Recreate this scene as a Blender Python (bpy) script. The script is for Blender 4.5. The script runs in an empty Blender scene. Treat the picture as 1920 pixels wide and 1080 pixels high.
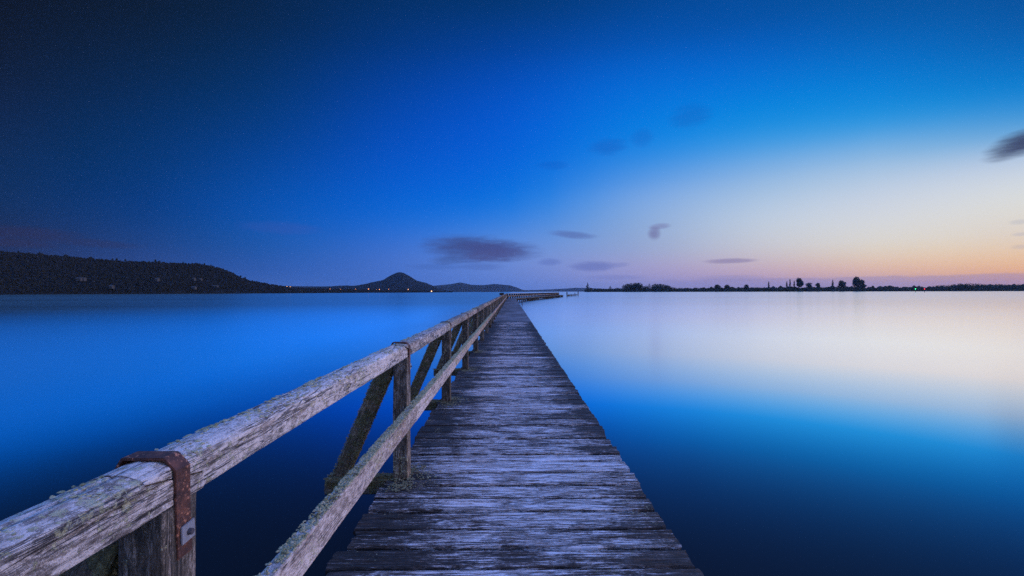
import bpy, math, random
import numpy as np
from mathutils import Vector, Matrix
R = math.radians
rnd = random.Random(7)
C = bpy.context.scene.collection

# ------------------------------------------------------------------ camera
F, CX = 853.33, 958.0          # focal length and vanishing column in photo pixels (1920 wide)
CAMZ, WATER = 1.5, -0.84       # deck top is z = 0
ROLL = 0.17
cam_d = bpy.data.cameras.new('camera'); cam = bpy.data.objects.new('camera', cam_d); C.objects.link(cam)
cam_d.sensor_width = 36; cam_d.lens = 16; cam_d.clip_start = 0.05; cam_d.clip_end = 60000
cam.matrix_world = (Matrix.Translation((0, 0, CAMZ)) @ Matrix.Rotation(R(-0.13), 4, 'Z')
                    @ Matrix.Rotation(R(90.47), 4, 'X') @ Matrix.Rotation(R(-ROLL), 4, 'Z'))
bpy.context.scene.camera = cam

def hy(px): return 547 - (px - 960) * math.tan(R(ROLL))           # horizon row
def at(px, py, Y): return Vector(((px - CX) / F * Y, Y, CAMZ + (hy(px) - py) / F * Y))
def ae(px, py):                                                   # azimuth, elevation in degrees
    a = math.atan((px - CX) / F)
    return math.degrees(a), math.degrees(math.atan((hy(px) - py) / F * math.cos(a)))
def lin(c): return tuple(((v / 255) / 12.92 if v / 255 <= .04045 else ((v / 255 + .055) / 1.055) ** 2.4) for v in c)

# ------------------------------------------------------------------ node helper
class NT:
    def __init__(s, tree): s.t = tree; s.n = tree.nodes; s.l = tree.links
    def new(s, kind, **kw):
        n = s.n.new(kind)
        for k, v in kw.items(): setattr(n, k, v)
        return n
    def put(s, sock, v):
        if isinstance(v, bpy.types.NodeSocket): s.l.new(v, sock)
        elif v is not None:
            if hasattr(sock.default_value, '__len__') and not hasattr(v, '__len__'): v = (v,) * len(sock.default_value)
            if hasattr(v, '__len__') and len(v) == 3 and len(sock.default_value) == 4: v = tuple(v) + (1,)
            sock.default_value = v
    def math(s, op, a, b=None, c=None, clamp=False):
        n = s.new('ShaderNodeMath', operation=op, use_clamp=clamp)
        s.put(n.inputs[0], a); s.put(n.inputs[1], b); s.put(n.inputs[2], c); return n.outputs[0]
    def vmath(s, op, a, b=None):
        n = s.new('ShaderNodeVectorMath', operation=op); s.put(n.inputs[0], a); s.put(n.inputs[1], b)
        return n.outputs[1] if op in ('DOT_PRODUCT', 'LENGTH') else n.outputs[0]
    def mix(s, f, a, b, mode='MIX'):
        n = s.new('ShaderNodeMix', data_type='RGBA', blend_type=mode)
        s.put(n.inputs[0], f); s.put(n.inputs[6], a); s.put(n.inputs[7], b); return n.outputs[2]
    def noise(s, vec, scale=1, detail=4, rough=.55, dist=0):
        n = s.new('ShaderNodeTexNoise'); s.put(n.inputs['Vector'], vec)
        n.inputs['Scale'].default_value = scale; n.inputs['Detail'].default_value = detail
        n.inputs['Roughness'].default_value = rough; n.inputs['Distortion'].default_value = dist
        return n.outputs[0]
    def mr(s, v, a, b, c=0., d=1., kind='SMOOTHSTEP'):
        n = s.new('ShaderNodeMapRange', interpolation_type=kind)
        s.put(n.inputs[0], v); s.put(n.inputs[1], a); s.put(n.inputs[2], b); s.put(n.inputs[3], c); s.put(n.inputs[4], d)
        return n.outputs[0]
    def ramp(s, f, stops, interp='LINEAR'):
        n = s.new('ShaderNodeValToRGB'); r = n.color_ramp; r.interpolation = interp
        while len(r.elements) > 1: r.elements.remove(r.elements[-1])
        r.elements[0].position = stops[0][0]; r.elements[0].color = tuple(stops[0][1]) + (1,)
        for p, c in stops[1:]:
            e = r.elements.new(p); e.color = tuple(c) + (1,)
        s.put(n.inputs[0], f); return n.outputs[0]
    def scale(s, vec, v): return s.vmath('MULTIPLY', vec, v)

# ------------------------------------------------------------------ sky: dusk after sunset, glow to the right
SUN_AZ, SUN_EL = 84.0, 13.0
world = bpy.data.worlds.new('World'); bpy.context.scene.world = world; world.use_nodes = True
w = NT(world.node_tree); w.n.clear()
cols = {   # photo column: (row, sRGB) from the horizon up
 0:   [(545,(34,50,90)),(460,(28,42,80)),(430,(25,42,80)),(400,(14,45,90)),(350,(8,44,90)),(300,(8,42,86)),(200,(11,34,70)),(100,(11,26,50)),(0,(10,19,35))],
 240: [(545,(44,74,130)),(480,(34,62,122)),(440,(20,60,122)),(400,(4,56,122)),(300,(0,50,108)),(200,(2,42,90)),(100,(6,33,67)),(0,(9,24,44))],
 480: [(545,(54,92,166)),(500,(40,86,166)),(450,(20,84,166)),(400,(2,80,172)),(350,(0,74,162)),(300,(0,66,148)),(200,(0,54,118)),(100,(2,43,92)),(0,(6,32,64))],
 720: [(545,(68,108,190)),(480,(62,110,200)),(430,(30,104,206)),(380,(0,96,206)),(300,(0,82,192)),(200,(0,68,166)),(100,(0,55,130)),(0,(2,42,88))],
 960: [(545,(88,122,200)),(500,(106,136,210)),(460,(96,140,216)),(420,(58,130,222)),(370,(8,115,222)),(300,(0,100,216)),(200,(0,86,202)),(100,(0,68,162)),(0,(0,50,104))],
 1200:[(545,(124,134,192)),(510,(160,154,200)),(470,(150,166,207)),(420,(138,170,216)),(370,(118,165,226)),(320,(66,144,226)),(270,(8,130,226)),(220,(0,120,222)),(150,(0,104,212)),(80,(0,82,178)),(0,(0,60,126))],
 1440:[(545,(150,140,182)),(515,(196,164,180)),(490,(202,186,192)),(450,(200,204,212)),(400,(188,204,224)),(350,(158,190,224)),(300,(112,170,226)),(260,(40,150,226)),(220,(0,137,222)),(150,(0,117,215)),(80,(0,92,190)),(0,(0,72,145))],
 1680:[(545,(176,146,160)),(515,(226,176,150)),(480,(228,206,180)),(440,(220,218,212)),(400,(212,216,222)),(350,(194,208,226)),(300,(154,190,224)),(260,(96,168,224)),(220,(8,145,222)),(150,(0,124,212)),(80,(0,100,190)),(0,(0,78,150))],
 1920:[(545,(205,145,110)),(520,(232,164,116)),(490,(238,192,142)),(450,(227,209,190)),(420,(221,213,203)),(380,(222,222,216)),(330,(205,215,226)),(280,(165,192,224)),(240,(76,160,216)),(200,(8,140,216)),(150,(0,122,206)),(80,(0,98,182)),(0,(0,76,148))],
}
sky = []
for px, st in cols.items():
    az, _ = ae(px, 547); sky.append((az, [(max(0, ae(px, y)[1]), lin(c)) for y, c in st]))
EG = [0, 1, 2.2, 3.6, 5, 7, 9, 11, 13, 15.5, 18, 21, 24.5, 28, 33, 40]
def _sm(xq, xs, ys):                                              # monotone-ish cubic through the table
    xs = np.array(xs); ys = np.array(ys); m = np.gradient(ys, xs)
    k = int(np.clip(np.searchsorted(xs, xq) - 1, 0, len(xs) - 2)); h = xs[k + 1] - xs[k]; t = min(1, max(0, (xq - xs[k]) / h))
    return (2*t**3-3*t**2+1)*ys[k] + (t**3-2*t**2+t)*h*m[k] + (-2*t**3+3*t**2)*ys[k+1] + (t**3-t**2)*h*m[k+1]
grid = []
for az, st in sky:
    st = sorted(st); e = [q[0] for q in st]
    grid.append((az, [[_sm(g, e, [q[1][c] ** .5 for q in st]) for c in range(3)] for g in EG]))
azs = [g[0] for g in grid]; sky = []
for az in np.linspace(azs[0], azs[-1], 21):
    sky.append((float(az), [(EG[j], tuple(max(0, _sm(az, azs, [g[1][j][c] for g in grid])) ** 2 for c in range(3))) for j in range(len(EG))]))
def scl(st, k, tint=(1, 1, 1)): return [(e, tuple(v * k * t for v, t in zip(c, tint))) for e, c in st]
right = sky[-1][1]
sky.append((66, scl(right, 1.5, (1.05, 1, .95))))
sky.append((90, scl(right, 1.3, (1.05, 1, .95))))
belt = [(e, tuple(q * (1 - .5 * e / 40) for q in (.55, .46, .47))) for e in EG]  # unseen sky behind the camera, brightened to light the front faces
sky.append((130, belt))
sky.append((180, belt))
sky.insert(0, (-75, scl(sky[0][1], .95)))
sky.insert(0, (-180, sky[-1][1]))
tc = w.new('ShaderNodeTexCoord'); sep = w.new('ShaderNodeSeparateXYZ'); w.l.new(tc.outputs['Generated'], sep.inputs[0])
X, Y_, Z = sep.outputs
AZ = w.math('MULTIPLY', w.math('ARCTAN2', X, Y_), 57.29578)
EL = w.math('MULTIPLY', w.math('ARCSINE', Z), 57.29578)
T = w.math('DIVIDE', EL, 40, clamp=True)
cur = None; paz = None
for az, st in sky:
    stops = sorted([(min(1, e / 40), c) for e, c in st]); 
    r = w.ramp(T, stops, 'B_SPLINE')
    cur = r if cur is None else w.mix(w.mr(AZ, paz, az, kind='SMOOTHSTEP' if az > 70 else 'LINEAR'), cur, r)
    paz = az
ZEN = (.42, .66, 1.8)  # sky above the view, brightened to light deck and water
def overhead():
    c1 = w.mix(w.mr(EL, 34, 44), cur, (.02, .42, 1.55))
    return w.mix(w.mr(EL, 46, 64), c1, ZEN)
cur = overhead()
# clouds: long low blobs given by direction, edges broken by noise
nv = w.new('ShaderNodeCombineXYZ'); w.put(nv.inputs[0], w.math('MULTIPLY', AZ, .2)); w.put(nv.inputs[1], EL)
warp = w.noise(nv.outputs[0], .55, 4, .6)
warp2 = w.noise(nv.outputs[0], 2.2, 6, .65)
wsum = w.math('ADD', w.math('MULTIPLY', w.math('SUBTRACT', warp, .5), 1.4), w.math('MULTIPLY', w.math('SUBTRACT', warp2, .5), .5))
def cloud(px, py, rx, ry, col, amt, tilt=0, soft=1.15):
    global cur
    a0, e0 = ae(px, py); a1, _ = ae(px + rx, py); _, e1 = ae(px, py - ry)
    ra, re = a1 - a0, e1 - e0
    u = w.math('DIVIDE', w.math('SUBTRACT', AZ, a0), ra)
    v = w.math('SUBTRACT', w.math('DIVIDE', w.math('SUBTRACT', EL, e0), re), w.math('MULTIPLY', u, tilt))
    d = w.math('ADD', w.math('ADD', w.math('MULTIPLY', u, u), w.math('MULTIPLY', v, v)), w.math('MULTIPLY', wsum, 1.25))
    m = w.math('MULTIPLY', w.mr(d, 1.45, 1.45 - soft - .45), amt)
    cur = w.mix(m, cur, lin(col))
# bank low over the right-hand horizon
bank_e = w.math('ADD', 1.35, w.math('MULTIPLY', wsum, .55))
bm_ = w.math('MULTIPLY', w.mr(EL, w.math('ADD', bank_e, .12), w.math('SUBTRACT', bank_e, .12)), w.mr(AZ, 6, 26, 0, .42))
cur = w.mix(bm_, cur, lin((138, 130, 176)))
for a in [(885,466,92,26,(58,70,126),.85,-.15), (940,470,75,20,(66,74,134),.7,-.05), (838,488,36,9,(62,88,150),.6), (930,478,60,12,(78,84,140),.4,.3), (905,500,45,7,(70,95,165),.4),
          (820,500,60,6,(60,95,170),.35), (1075,440,46,7,(82,100,165),.6,-.7), (1236,424,22,6,(120,122,170),.6,.2), (1227,437,13,13,(112,112,160),.75),
          (1112,499,44,10,(96,110,180),.65), (1031,491,22,7,(88,108,182),.5), (1160,497,22,5,(110,120,185),.4,.3), (1370,489,52,5,(146,134,170),.8),
          (1935,262,92,27,(52,58,92),.95,.55), (1140,275,36,17,(20,92,190),.45), (1205,257,22,18,(20,98,195),.35), (1295,216,42,26,(18,96,190),.4),
          (1038,310,30,9,(10,90,195),.4), (50,437,110,12,(44,42,74),.5,.1), (175,456,95,8,(40,46,84),.5,-.3), (20,455,90,9,(44,42,72),.5),
          (530,428,75,12,(52,84,172),.35), (1915,416,22,5,(190,190,195),.5), (1919,439,20,4,(190,185,190),.5), (1918,463,22,5,(195,180,175),.5),
          (1150,520,60,5,(112,120,185),.35), (1370,522,70,7,(146,138,182),.5)]:
    cloud(*a)
bgn = w.new('ShaderNodeBackground'); w.put(bgn.inputs[0], cur); bgn.inputs[1].default_value = 1.0
# the clear-air part of the twilight sky, sun just under the horizon on the right
nis = w.new('ShaderNodeTexSky', sky_type='NISHITA'); nis.sun_disc = False
nis.sun_elevation = R(-3); nis.sun_rotation = R(SUN_AZ)
bg2 = w.new('ShaderNodeBackground'); w.l.new(nis.outputs[0], bg2.inputs[0]); bg2.inputs[1].default_value = 0.02
add = w.new('ShaderNodeAddShader'); w.l.new(bgn.outputs[0], add.inputs[0]); w.l.new(bg2.outputs[0], add.inputs[1])
wo = w.new('ShaderNodeOutputWorld'); w.l.new(add.outputs[0], wo.inputs[0])

sd = bpy.data.lights.new('afterglow', 'SUN'); so = bpy.data.objects.new('afterglow', sd); C.objects.link(so)
sd.energy = 1.3; sd.angle = R(20); sd.color = (1.0, .74, .80)
d = Vector((math.sin(R(SUN_AZ)) * math.cos(R(SUN_EL)), math.cos(R(SUN_AZ)) * math.cos(R(SUN_EL)), math.sin(R(SUN_EL))))
so.rotation_euler = d.to_track_quat('Z', 'Y').to_euler(); so.location = (30, 0, 20)

vs = bpy.context.scene.view_settings
vs.view_transform = 'Standard'; vs.look = 'None'; vs.exposure = 0; vs.gamma = 1
cy = bpy.context.scene.cycles
cy.max_bounces = 6; cy.diffuse_bounces = 3; cy.glossy_bounces = 3; cy.volume_bounces = 1; cy.use_denoising = False; cy.use_adaptive_sampling = False
cy.sample_clamp_indirect = 4

# ------------------------------------------------------------------ numpy noise
def _h(ix, iy, iz, s):
    n = (ix * 374761393 + iy * 668265263 + iz * 2147483647 + s * 974634777) & 0xffffffff
    n = ((n ^ (n >> 13)) * 1274126177) & 0xffffffff
    n = (n ^ (n >> 16)) & 0xffffffff
    return n / 4294967295.0
def vn(x, y, z=0., s=0):
    x, y, z = np.broadcast_arrays(np.asarray(x, float), np.asarray(y, float), np.asarray(z, float))
    ix, iy, iz = np.floor(x).astype(np.int64), np.floor(y).astype(np.int64), np.floor(z).astype(np.int64)
    fx, fy, fz = x - ix, y - iy, z - iz
    fx, fy, fz = (f * f * (3 - 2 * f) for f in (fx, fy, fz))
    o = 0
    for a in (0, 1):
        for b in (0, 1):
            for c in (0, 1):
                o = o + _h(ix + a, iy + b, iz + c, s) * (fx if a else 1 - fx) * (fy if b else 1 - fy) * (fz if c else 1 - fz)
    return o
def fbm(x, y, z=0., s=0, o=4, r=.5):
    t, a, k = 0, 1, 0
    for i in range(o):
        t = t + a * (vn(x, y, z, s + i * 17) - .5) * 2; k += a; a *= r; x, y, z = x * 2.03, y * 2.03, z * 2.03
    return t / k

# ------------------------------------------------------------------ objects helpers
def mesh_np(name, V, Fc, smooth=True):
    me = bpy.data.meshes.new(name); me.from_pydata([tuple(v) for v in np.asarray(V, float)], [], Fc)
    if smooth: me.polygons.foreach_set('use_smooth', [True] * len(me.polygons))
    me.update(); return me
def link(name, me, mat=None, parent=None, M=None):
    if mat and me and not me.materials: me.materials.append(mat)
    o = bpy.data.objects.new(name, me); C.objects.link(o)
    if parent: o.parent = parent
    if M is not None: o.matrix_local = M
    return o
def tag(o, label=None, cat=None, group=None, kind=None):
    if label: o['label'] = label
    if cat: o['category'] = cat
    if group: o['group'] = group
    if kind: o['kind'] = kind
    return o
def boxes(name, items, smooth=False, jit=0):
    V, Fc = [], []
    for c, s, rz in items:
        b = len(V); ca, sa = math.cos(rz), math.sin(rz)
        for dx in (-.5, .5):
            for dy in (-.5, .5):
                for dz in (-.5, .5):
                    x, y, z = dx * s[0] + rnd.uniform(-jit, jit), dy * s[1] + rnd.uniform(-jit, jit), dz * s[2]
                    V.append((c[0] + x * ca - y * sa, c[1] + x * sa + y * ca, c[2] + z))
        Fc += [tuple(b + i for i in f) for f in ((0,1,3,2),(4,6,7,5),(0,4,5,1),(2,3,7,6),(0,2,6,4),(1,5,7,3))]
    return mesh_np(name, V, Fc, smooth)

# a weathered timber: local X runs along its length, rounded box section, grooves and checks cut into the surface
def timber(name, L, wy, hz, na, nr, seed=0, rad=.012, groove=.003, und=.004, x0=0., end=.006, shape=None, topround=0., plank=False):
    xs = np.linspace(0, L, na)
    # perimeter samples of a rounded rectangle
    per = []
    hw, hh = wy / 2 - rad, hz / 2 - rad
    segs = [((-hw, hh + rad), (hw, hh + rad)), None, ((hw + rad, hh), (hw + rad, -hh)), None, ((hw, -hh - rad), (-hw, -hh - rad)), None, ((-hw - rad, -hh), (-hw - rad, hh)), None]
    tot = 2 * (wy + hz)
    cor = [(hw, hh, 90), (hw, -hh, 0), (-hw, -hh, -90), (-hw, hh, -180)]
    k = 0
    for sg in segs:
        if sg:
            (ya, za), (yb, zb) = sg; n = max(2, int(round(nr * math.hypot(yb - ya, zb - za) / tot)))
            for i in range(n): t = i / n; per.append((ya + (yb - ya) * t, za + (zb - za) * t))
        else:
            cyy, czz, a0 = cor[k]; k += 1
            for i in range(3):
                a = R(a0 - 90 * (i / 3)); per.append((cyy + rad * math.cos(a), czz + rad * math.sin(a)))
    P = np.array(per); n = len(P)
    nrm = P / np.maximum(1e-6, np.abs(P) / np.array([wy / 2, hz / 2])).max(axis=1)[:, None] * 0
    q = P.copy(); q[:, 0] = np.clip(q[:, 0], -hw, hw); q[:, 1] = np.clip(q[:, 1], -hh, hh)
    nrm = (P - q) / rad
    S = np.concatenate([[0], np.cumsum(np.linalg.norm(np.diff(P, axis=0), axis=1))])
    XX, SS = np.meshgrid(xs + x0, S, indexing='ij')
    PY = np.repeat(P[None, :, 0], na, 0); PZ = np.repeat(P[None, :, 1], na, 0)
    g = fbm(XX * 2.3, PY * 55, PZ * 55, seed, 4, .6)
    g2 = np.clip(fbm(XX * 1.1, PY * 34, PZ * 34, seed + 5, 3) - .28, 0, 1) * 3.2
    fine = fbm(XX * 9, PY * 160, PZ * 160, seed + 9, 2)
    dsp = g * groove * .8 - g2 * groove * 2.6 + fine * groove * .35 + fbm(XX * 2.5, PY * 6, PZ * 6, seed + 2, 3) * und
    y = PY + nrm[None, :, 0] * dsp; z = PZ + nrm[None, :, 1] * dsp
    if topround: z = z - np.where(PZ > 0, topround * (PY / (wy / 2)) ** 2, 0)
    y = y + fbm(xs[:, None] * .7 + x0, 0, 0, seed + 3, 2) * und * 1.5; z = z + fbm(xs[:, None] * .6 + x0, 5, 0, seed + 4, 2) * und * (.5 if plank else 1)
    x = np.repeat(xs[:, None], n, 1)
    e = fbm(PY[0] * 26, PZ[0] * 26, 0, seed + 6, 3) * end
    x[0] += e + 0; x[-1] += fbm(PY[0] * 26, PZ[0] * 26, 4, seed + 7, 3) * end
    if shape: x, y, z = shape(x, y, z)
    V = np.stack([x, y, z], -1).reshape(-1, 3)
    i = np.arange(na - 1)[:, None] * n; j = np.arange(n)[None, :]; j2 = (j + 1) % n
    Fq = np.stack([i + j, i + j2, i + n + j2, i + n + j], -1).reshape(-1, 4).tolist()
    Fq.append(list(range(n))[::-1]); Fq.append([(na - 1) * n + k for k in range(n)])
    me = mesh_np(name, V, Fq)
    if na > 60: me.set_sharp_from_angle(angle=R(50))
    return me

# ------------------------------------------------------------------ materials
def mat(name):
    m = bpy.data.materials.new(name); m.use_nodes = True; t = NT(m.node_tree); t.n.clear()
    o = t.new('ShaderNodeOutputMaterial'); p = t.new('ShaderNodeBsdfPrincipled'); t.l.new(p.outputs[0], o.inputs[0])
    return m, t, p
def wood(name, dark, mid, light, bias=0., lichen=0., moss=0., deck=False, contrast=1., bump=.006, rough=.62, lcol=(.46, .45, .27), tint=None, gs=1., ax=1., few=False, far_tone=None):
    m, t, p = mat(name)
    tcn = t.new('ShaderNodeTexCoord'); oi = t.new('ShaderNodeObjectInfo')
    off = t.vmath('MULTIPLY', oi.outputs['Random'], (0, 0, 0)) if False else None
    rv = t.new('ShaderNodeCombineXYZ'); t.put(rv.inputs[0], t.math('MULTIPLY', oi.outputs['Random'], 37.)); t.put(rv.inputs[1], t.math('MULTIPLY', oi.outputs['Random'], 11.)); t.put(rv.inputs[2], t.math('MULTIPLY', oi.outputs['Random'], 5.))
    co = tcn.outputs['Object']; c = t.vmath('ADD', co, rv.outputs[0])
    g = t.noise(t.scale(c, (2.4 * gs * ax, 75 * gs, 75 * gs)), 1, 12, .76, .25)
    f = t.noise(t.scale(c, (30 * gs * ax, 230 * gs, 230 * gs)), 1, 6, .75, .2)
    pa = t.noise(t.scale(c, (4 * gs * ax ** .5, 16 * gs, 16 * gs)), 1, 8, .72, .8)
    big = t.noise(t.scale(c, (.8, 2.5, 2.5)), 1, 3, .5)
    v = t.math('ADD', t.math('MULTIPLY', g, .60), t.math('MULTIPLY', f, .32))
    v = t.math('ADD', v, t.math('MULTIPLY', pa, .40)); v = t.math('ADD', v, t.math('MULTIPLY', big, .15))
    v = t.math('SUBTRACT', v, .06)
    v = t.math('SUBTRACT', v, .675 - bias)
    v = t.math('ADD', v, t.math('MULTIPLY', t.math('SUBTRACT', oi.outputs['Random'], .5), .09 if deck else .05))
    if far_tone:                                                       # darker, browner timber farther out
        lo = t.new('ShaderNodeSeparateXYZ'); t.l.new(oi.outputs['Location'], lo.inputs[0]); farness = t.mr(lo.outputs[1], far_tone[0], far_tone[1])
        v = t.math('SUBTRACT', v, t.math('MULTIPLY', farness, far_tone[2]))
    if deck:
        sx = t.new('ShaderNodeSeparateXYZ'); t.l.new(co, sx.inputs[0])
        edge = t.math('ABSOLUTE', t.math('SUBTRACT', sx.outputs[0], 1.08))
        v = t.math('ADD', v, t.mr(edge, .35, 1.0, .05, -.055))
        ns = t.noise(t.scale(c, (1.1, 1.5, 1.5)), 1, 2, .5)
        v = t.math('ADD', v, t.math('MULTIPLY', t.math('SUBTRACT', ns, .5), .22))
    v = t.math('ADD', t.math('MULTIPLY', v, 4.6 * contrast), .5, clamp=True)
    col = t.ramp(v, [(0, dark), (.36, tuple(a * .5 + b * .5 for a, b in zip(dark, mid))), (.56, mid), (.8, light), (1, tuple(min(1, a * 1.15) for a in light))])
    def cracks(fx, fy, wdt, lo, hi):
        ck = t.noise(t.scale(c, (fx, fy, fy)), 1, 4, .6, .5)
        return t.math('MULTIPLY', t.mr(t.math('ABSOLUTE', t.math('SUBTRACT', ck, .5)), .0, wdt, 1, 0), t.mr(t.noise(t.scale(c, (3.1, fy * .4, fy * .4)), 1, 3, .6), lo, hi))
    crack = t.math('MAXIMUM', cracks(.5, 9, .012, .40, .50), cracks(1.5, 30, .02, .50, .60)) if few else t.math('MAXIMUM', t.math('MAXIMUM', cracks(.45, 13 * gs, .018, .40, .50), cracks(1.1, 26 * gs, .03, .40, .50)), cracks(2.4, 80 * gs,   .06, .42, .54))
    col = t.mix(t.math('MULTIPLY', crack, .9), col, tuple(a * .4 for a in dark))
    # brown stain patches of bare damp wood
    st = t.mr(t.noise(t.scale(c, (3, 14, 14)), 1.3, 5, .65), .56, .66, 0, .55)
    col = t.mix(st, col, tuple(a * 1.3 * b for a, b in zip(mid, (.62, .48, .40))))
    h = t.math('ADD', t.math('MULTIPLY', g, .6), t.math('MULTIPLY', f, .4))
    h = t.math('SUBTRACT', h, t.math('MULTIPLY', crack, .6))
    if moss:
        mn = t.noise(c, 14, 5, .65); mm = t.mr(mn, .62 - moss * .35, .70 - moss * .35)
        mc = t.ramp(t.noise(c, 60, 4, .7), [(.3, (.035, .036, .018)), (.5, (.10, .10, .042)), (.66, (.22, .215, .10)), (.75, (.36, .35, .18))])
        col = t.mix(mm, col, mc); h = t.math('ADD', h, t.math('MULTIPLY', mm, t.noise(c, 110, 3, .7)))
    if lichen:
        l1 = t.noise(c, 48, 6, .7, .2); ga = t.noise(c, 3.0, 3, .6)
        th = t.math('SUBTRACT', .93 - lichen * .12, t.math('MULTIPLY', ga, .50))
        lm = t.math('MULTIPLY', t.mr(l1, th, t.math('ADD', th, .04)), .85)
        lc = t.ramp(t.noise(c, 45, 4, .7), [(.3, tuple(a * .55 for a in lcol)), (.5, lcol), (.68, (.62, .62, .50))])
        col = t.mix(lm, col, lc); h = t.math('ADD', h, t.math('MULTIPLY', lm, t.math('MULTIPLY', .5, t.noise(c, 160, 3, .7))))
    if far_tone: col = t.mix(t.math('MULTIPLY', farness, far_tone[3]), col, (.80, .62, .50), 'MULTIPLY')
    if tint: col = t.mix(1, col, tint, 'MULTIPLY')
    t.put(p.inputs['Base Color'], col)
    t.put(p.inputs['Roughness'], t.math('SUBTRACT', rough + .12, t.math('MULTIPLY', v, .16)))
    b = t.new('ShaderNodeBump'); b.inputs['Strength'].default_value = 1; b.inputs['Distance'].default_value = bump
    t.put(b.inputs['Height'], h); t.l.new(b.outputs[0], p.inputs['Normal'])
    return m
M_deck = wood('weathered_deck_timber', (.022, .015, .013), (.13, .108, .108), (.64, .60, .62), bias=.008, deck=True, lichen=.15, bump=.010, rough=.50, contrast=1.6, ax=1.3, far_tone=(3.5, 13, .055, .35))
M_rail = wood('silver_rail_timber', (.035, .026, .024), (.25, .22, .205), (.62, .57, .55), bias=.038, lichen=.85, bump=.008, gs=1.2, ax=8., contrast=.85, few=True, far_tone=(3, 11, .06, .75))
M_mid = wood('pale_mid_rail_timber', (.06, .045, .04), (.33, .28, .26), (.60, .54, .52), bias=.05, lichen=.65, bump=.004, contrast=.8, gs=1.3, ax=8., few=True, far_tone=(5, 12, .05, .75))
M_post = wood('brown_post_timber', (.02, .016, .012), (.11, .09, .07), (.28, .24, .21), bias=-.01, lichen=.5, bump=.005, gs=1.3, ax=4.5, few=True)
M_brace = wood('mossy_timber', (.03, .025, .018), (.16, .13, .09), (.32, .27, .20), bias=-.02, moss=.42, lichen=.4, bump=.008, gs=1.3, ax=4., few=True)
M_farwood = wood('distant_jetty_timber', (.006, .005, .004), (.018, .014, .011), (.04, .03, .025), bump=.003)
M_pile = wood('dark_wet_pile', (.010, .009, .008), (.03, .026, .022), (.07, .06, .05), bump=.006)

def simple(name, col, rough=.8, var=.3, sc=8., bump=.01, metal=0.):
    m, t, p = mat(name); c = t.new('ShaderNodeTexCoord').outputs['Object']
    n = t.noise(c, sc, 5, .65); n2 = t.noise(c, sc * .2, 3, .6)
    k = t.math('ADD', t.math('MULTIPLY', n, .6), t.math('MULTIPLY', n2, .4))
    t.put(p.inputs['Base Color'], t.ramp(k, [(.3, tuple(a * (1 - var) for a in col)), (.7, tuple(min(1, a * (1 + var)) for a in col))]))
    p.inputs['Roughness'].default_value = rough; p.inputs['Metallic'].default_value = metal
    b = t.new('ShaderNodeBump'); b.inputs['Distance'].default_value = bump; t.put(b.inputs['Height'], n); t.l.new(b.outputs[0], p.inputs['Normal'])
    return m
def rust():
    m, t, p = mat('rusty_iron'); c = t.new('ShaderNodeTexCoord').outputs['Object']
    n = t.noise(c, 30, 6, .7); n2 = t.noise(c, 120, 4, .7)
    col = t.ramp(n, [(.3, (.035, .016, .014)), (.5, (.085, .034, .024)), (.66, (.17, .062, .035))])
    fl = t.math('MULTIPLY', t.mr(n2, .55, .62), t.mr(t.noise(c, 14, 3, .6), .44, .58))
    col = t.mix(fl, col, (.50, .22, .13))
    t.put(p.inputs['Base Color'], col); t.put(p.inputs['Roughness'], t.math('SUBTRACT', .62, t.math('MULTIPLY', fl, .15)))
    p.inputs['Metallic'].default_value = .25
    b = t.new('ShaderNodeBump'); b.inputs['Distance'].default_value = .0012; b.inputs['Strength'].default_value = .8
    t.put(b.inputs['Height'], t.math('ADD', n, n2)); t.l.new(b.outputs[0], p.inputs['Normal']); return m
M_rust = rust()
M_galv = simple('galvanised_steel', (.27, .28, .31), .5, .15, 60, .0006, .35)
M_bolt = simple('bolt_steel', (.10, .09, .10), .5, .25, 80, .0006, .5)
def lichen_mat():
    m, t, p = mat('crusty_lichen'); c = t.new('ShaderNodeTexCoord').outputs['Object']
    col = t.ramp(t.noise(c, 22, 4, .7), [(.34, (.14, .12, .05)), (.46, (.36, .33, .17)), (.58, (.50, .46, .32)), (.68, (.44, .36, .09))])
    t.put(p.inputs['Base Color'], col); p.inputs['Roughness'].default_value = .9
    b = t.new('ShaderNodeBump'); b.inputs['Distance'].default_value = .003; t.put(b.inputs['Height'], t.noise(c, 260, 3, .7)); t.l.new(b.outputs[0], p.inputs['Normal']); return m
M_lichen = lichen_mat()
M_moss = simple('moss_tufts', (.20, .17, .08), .95, .6, 30, .003)
M_dlichen = simple('dark_moss_crust', (.17, .15, .08), .95, .6, 25, .003)

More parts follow.
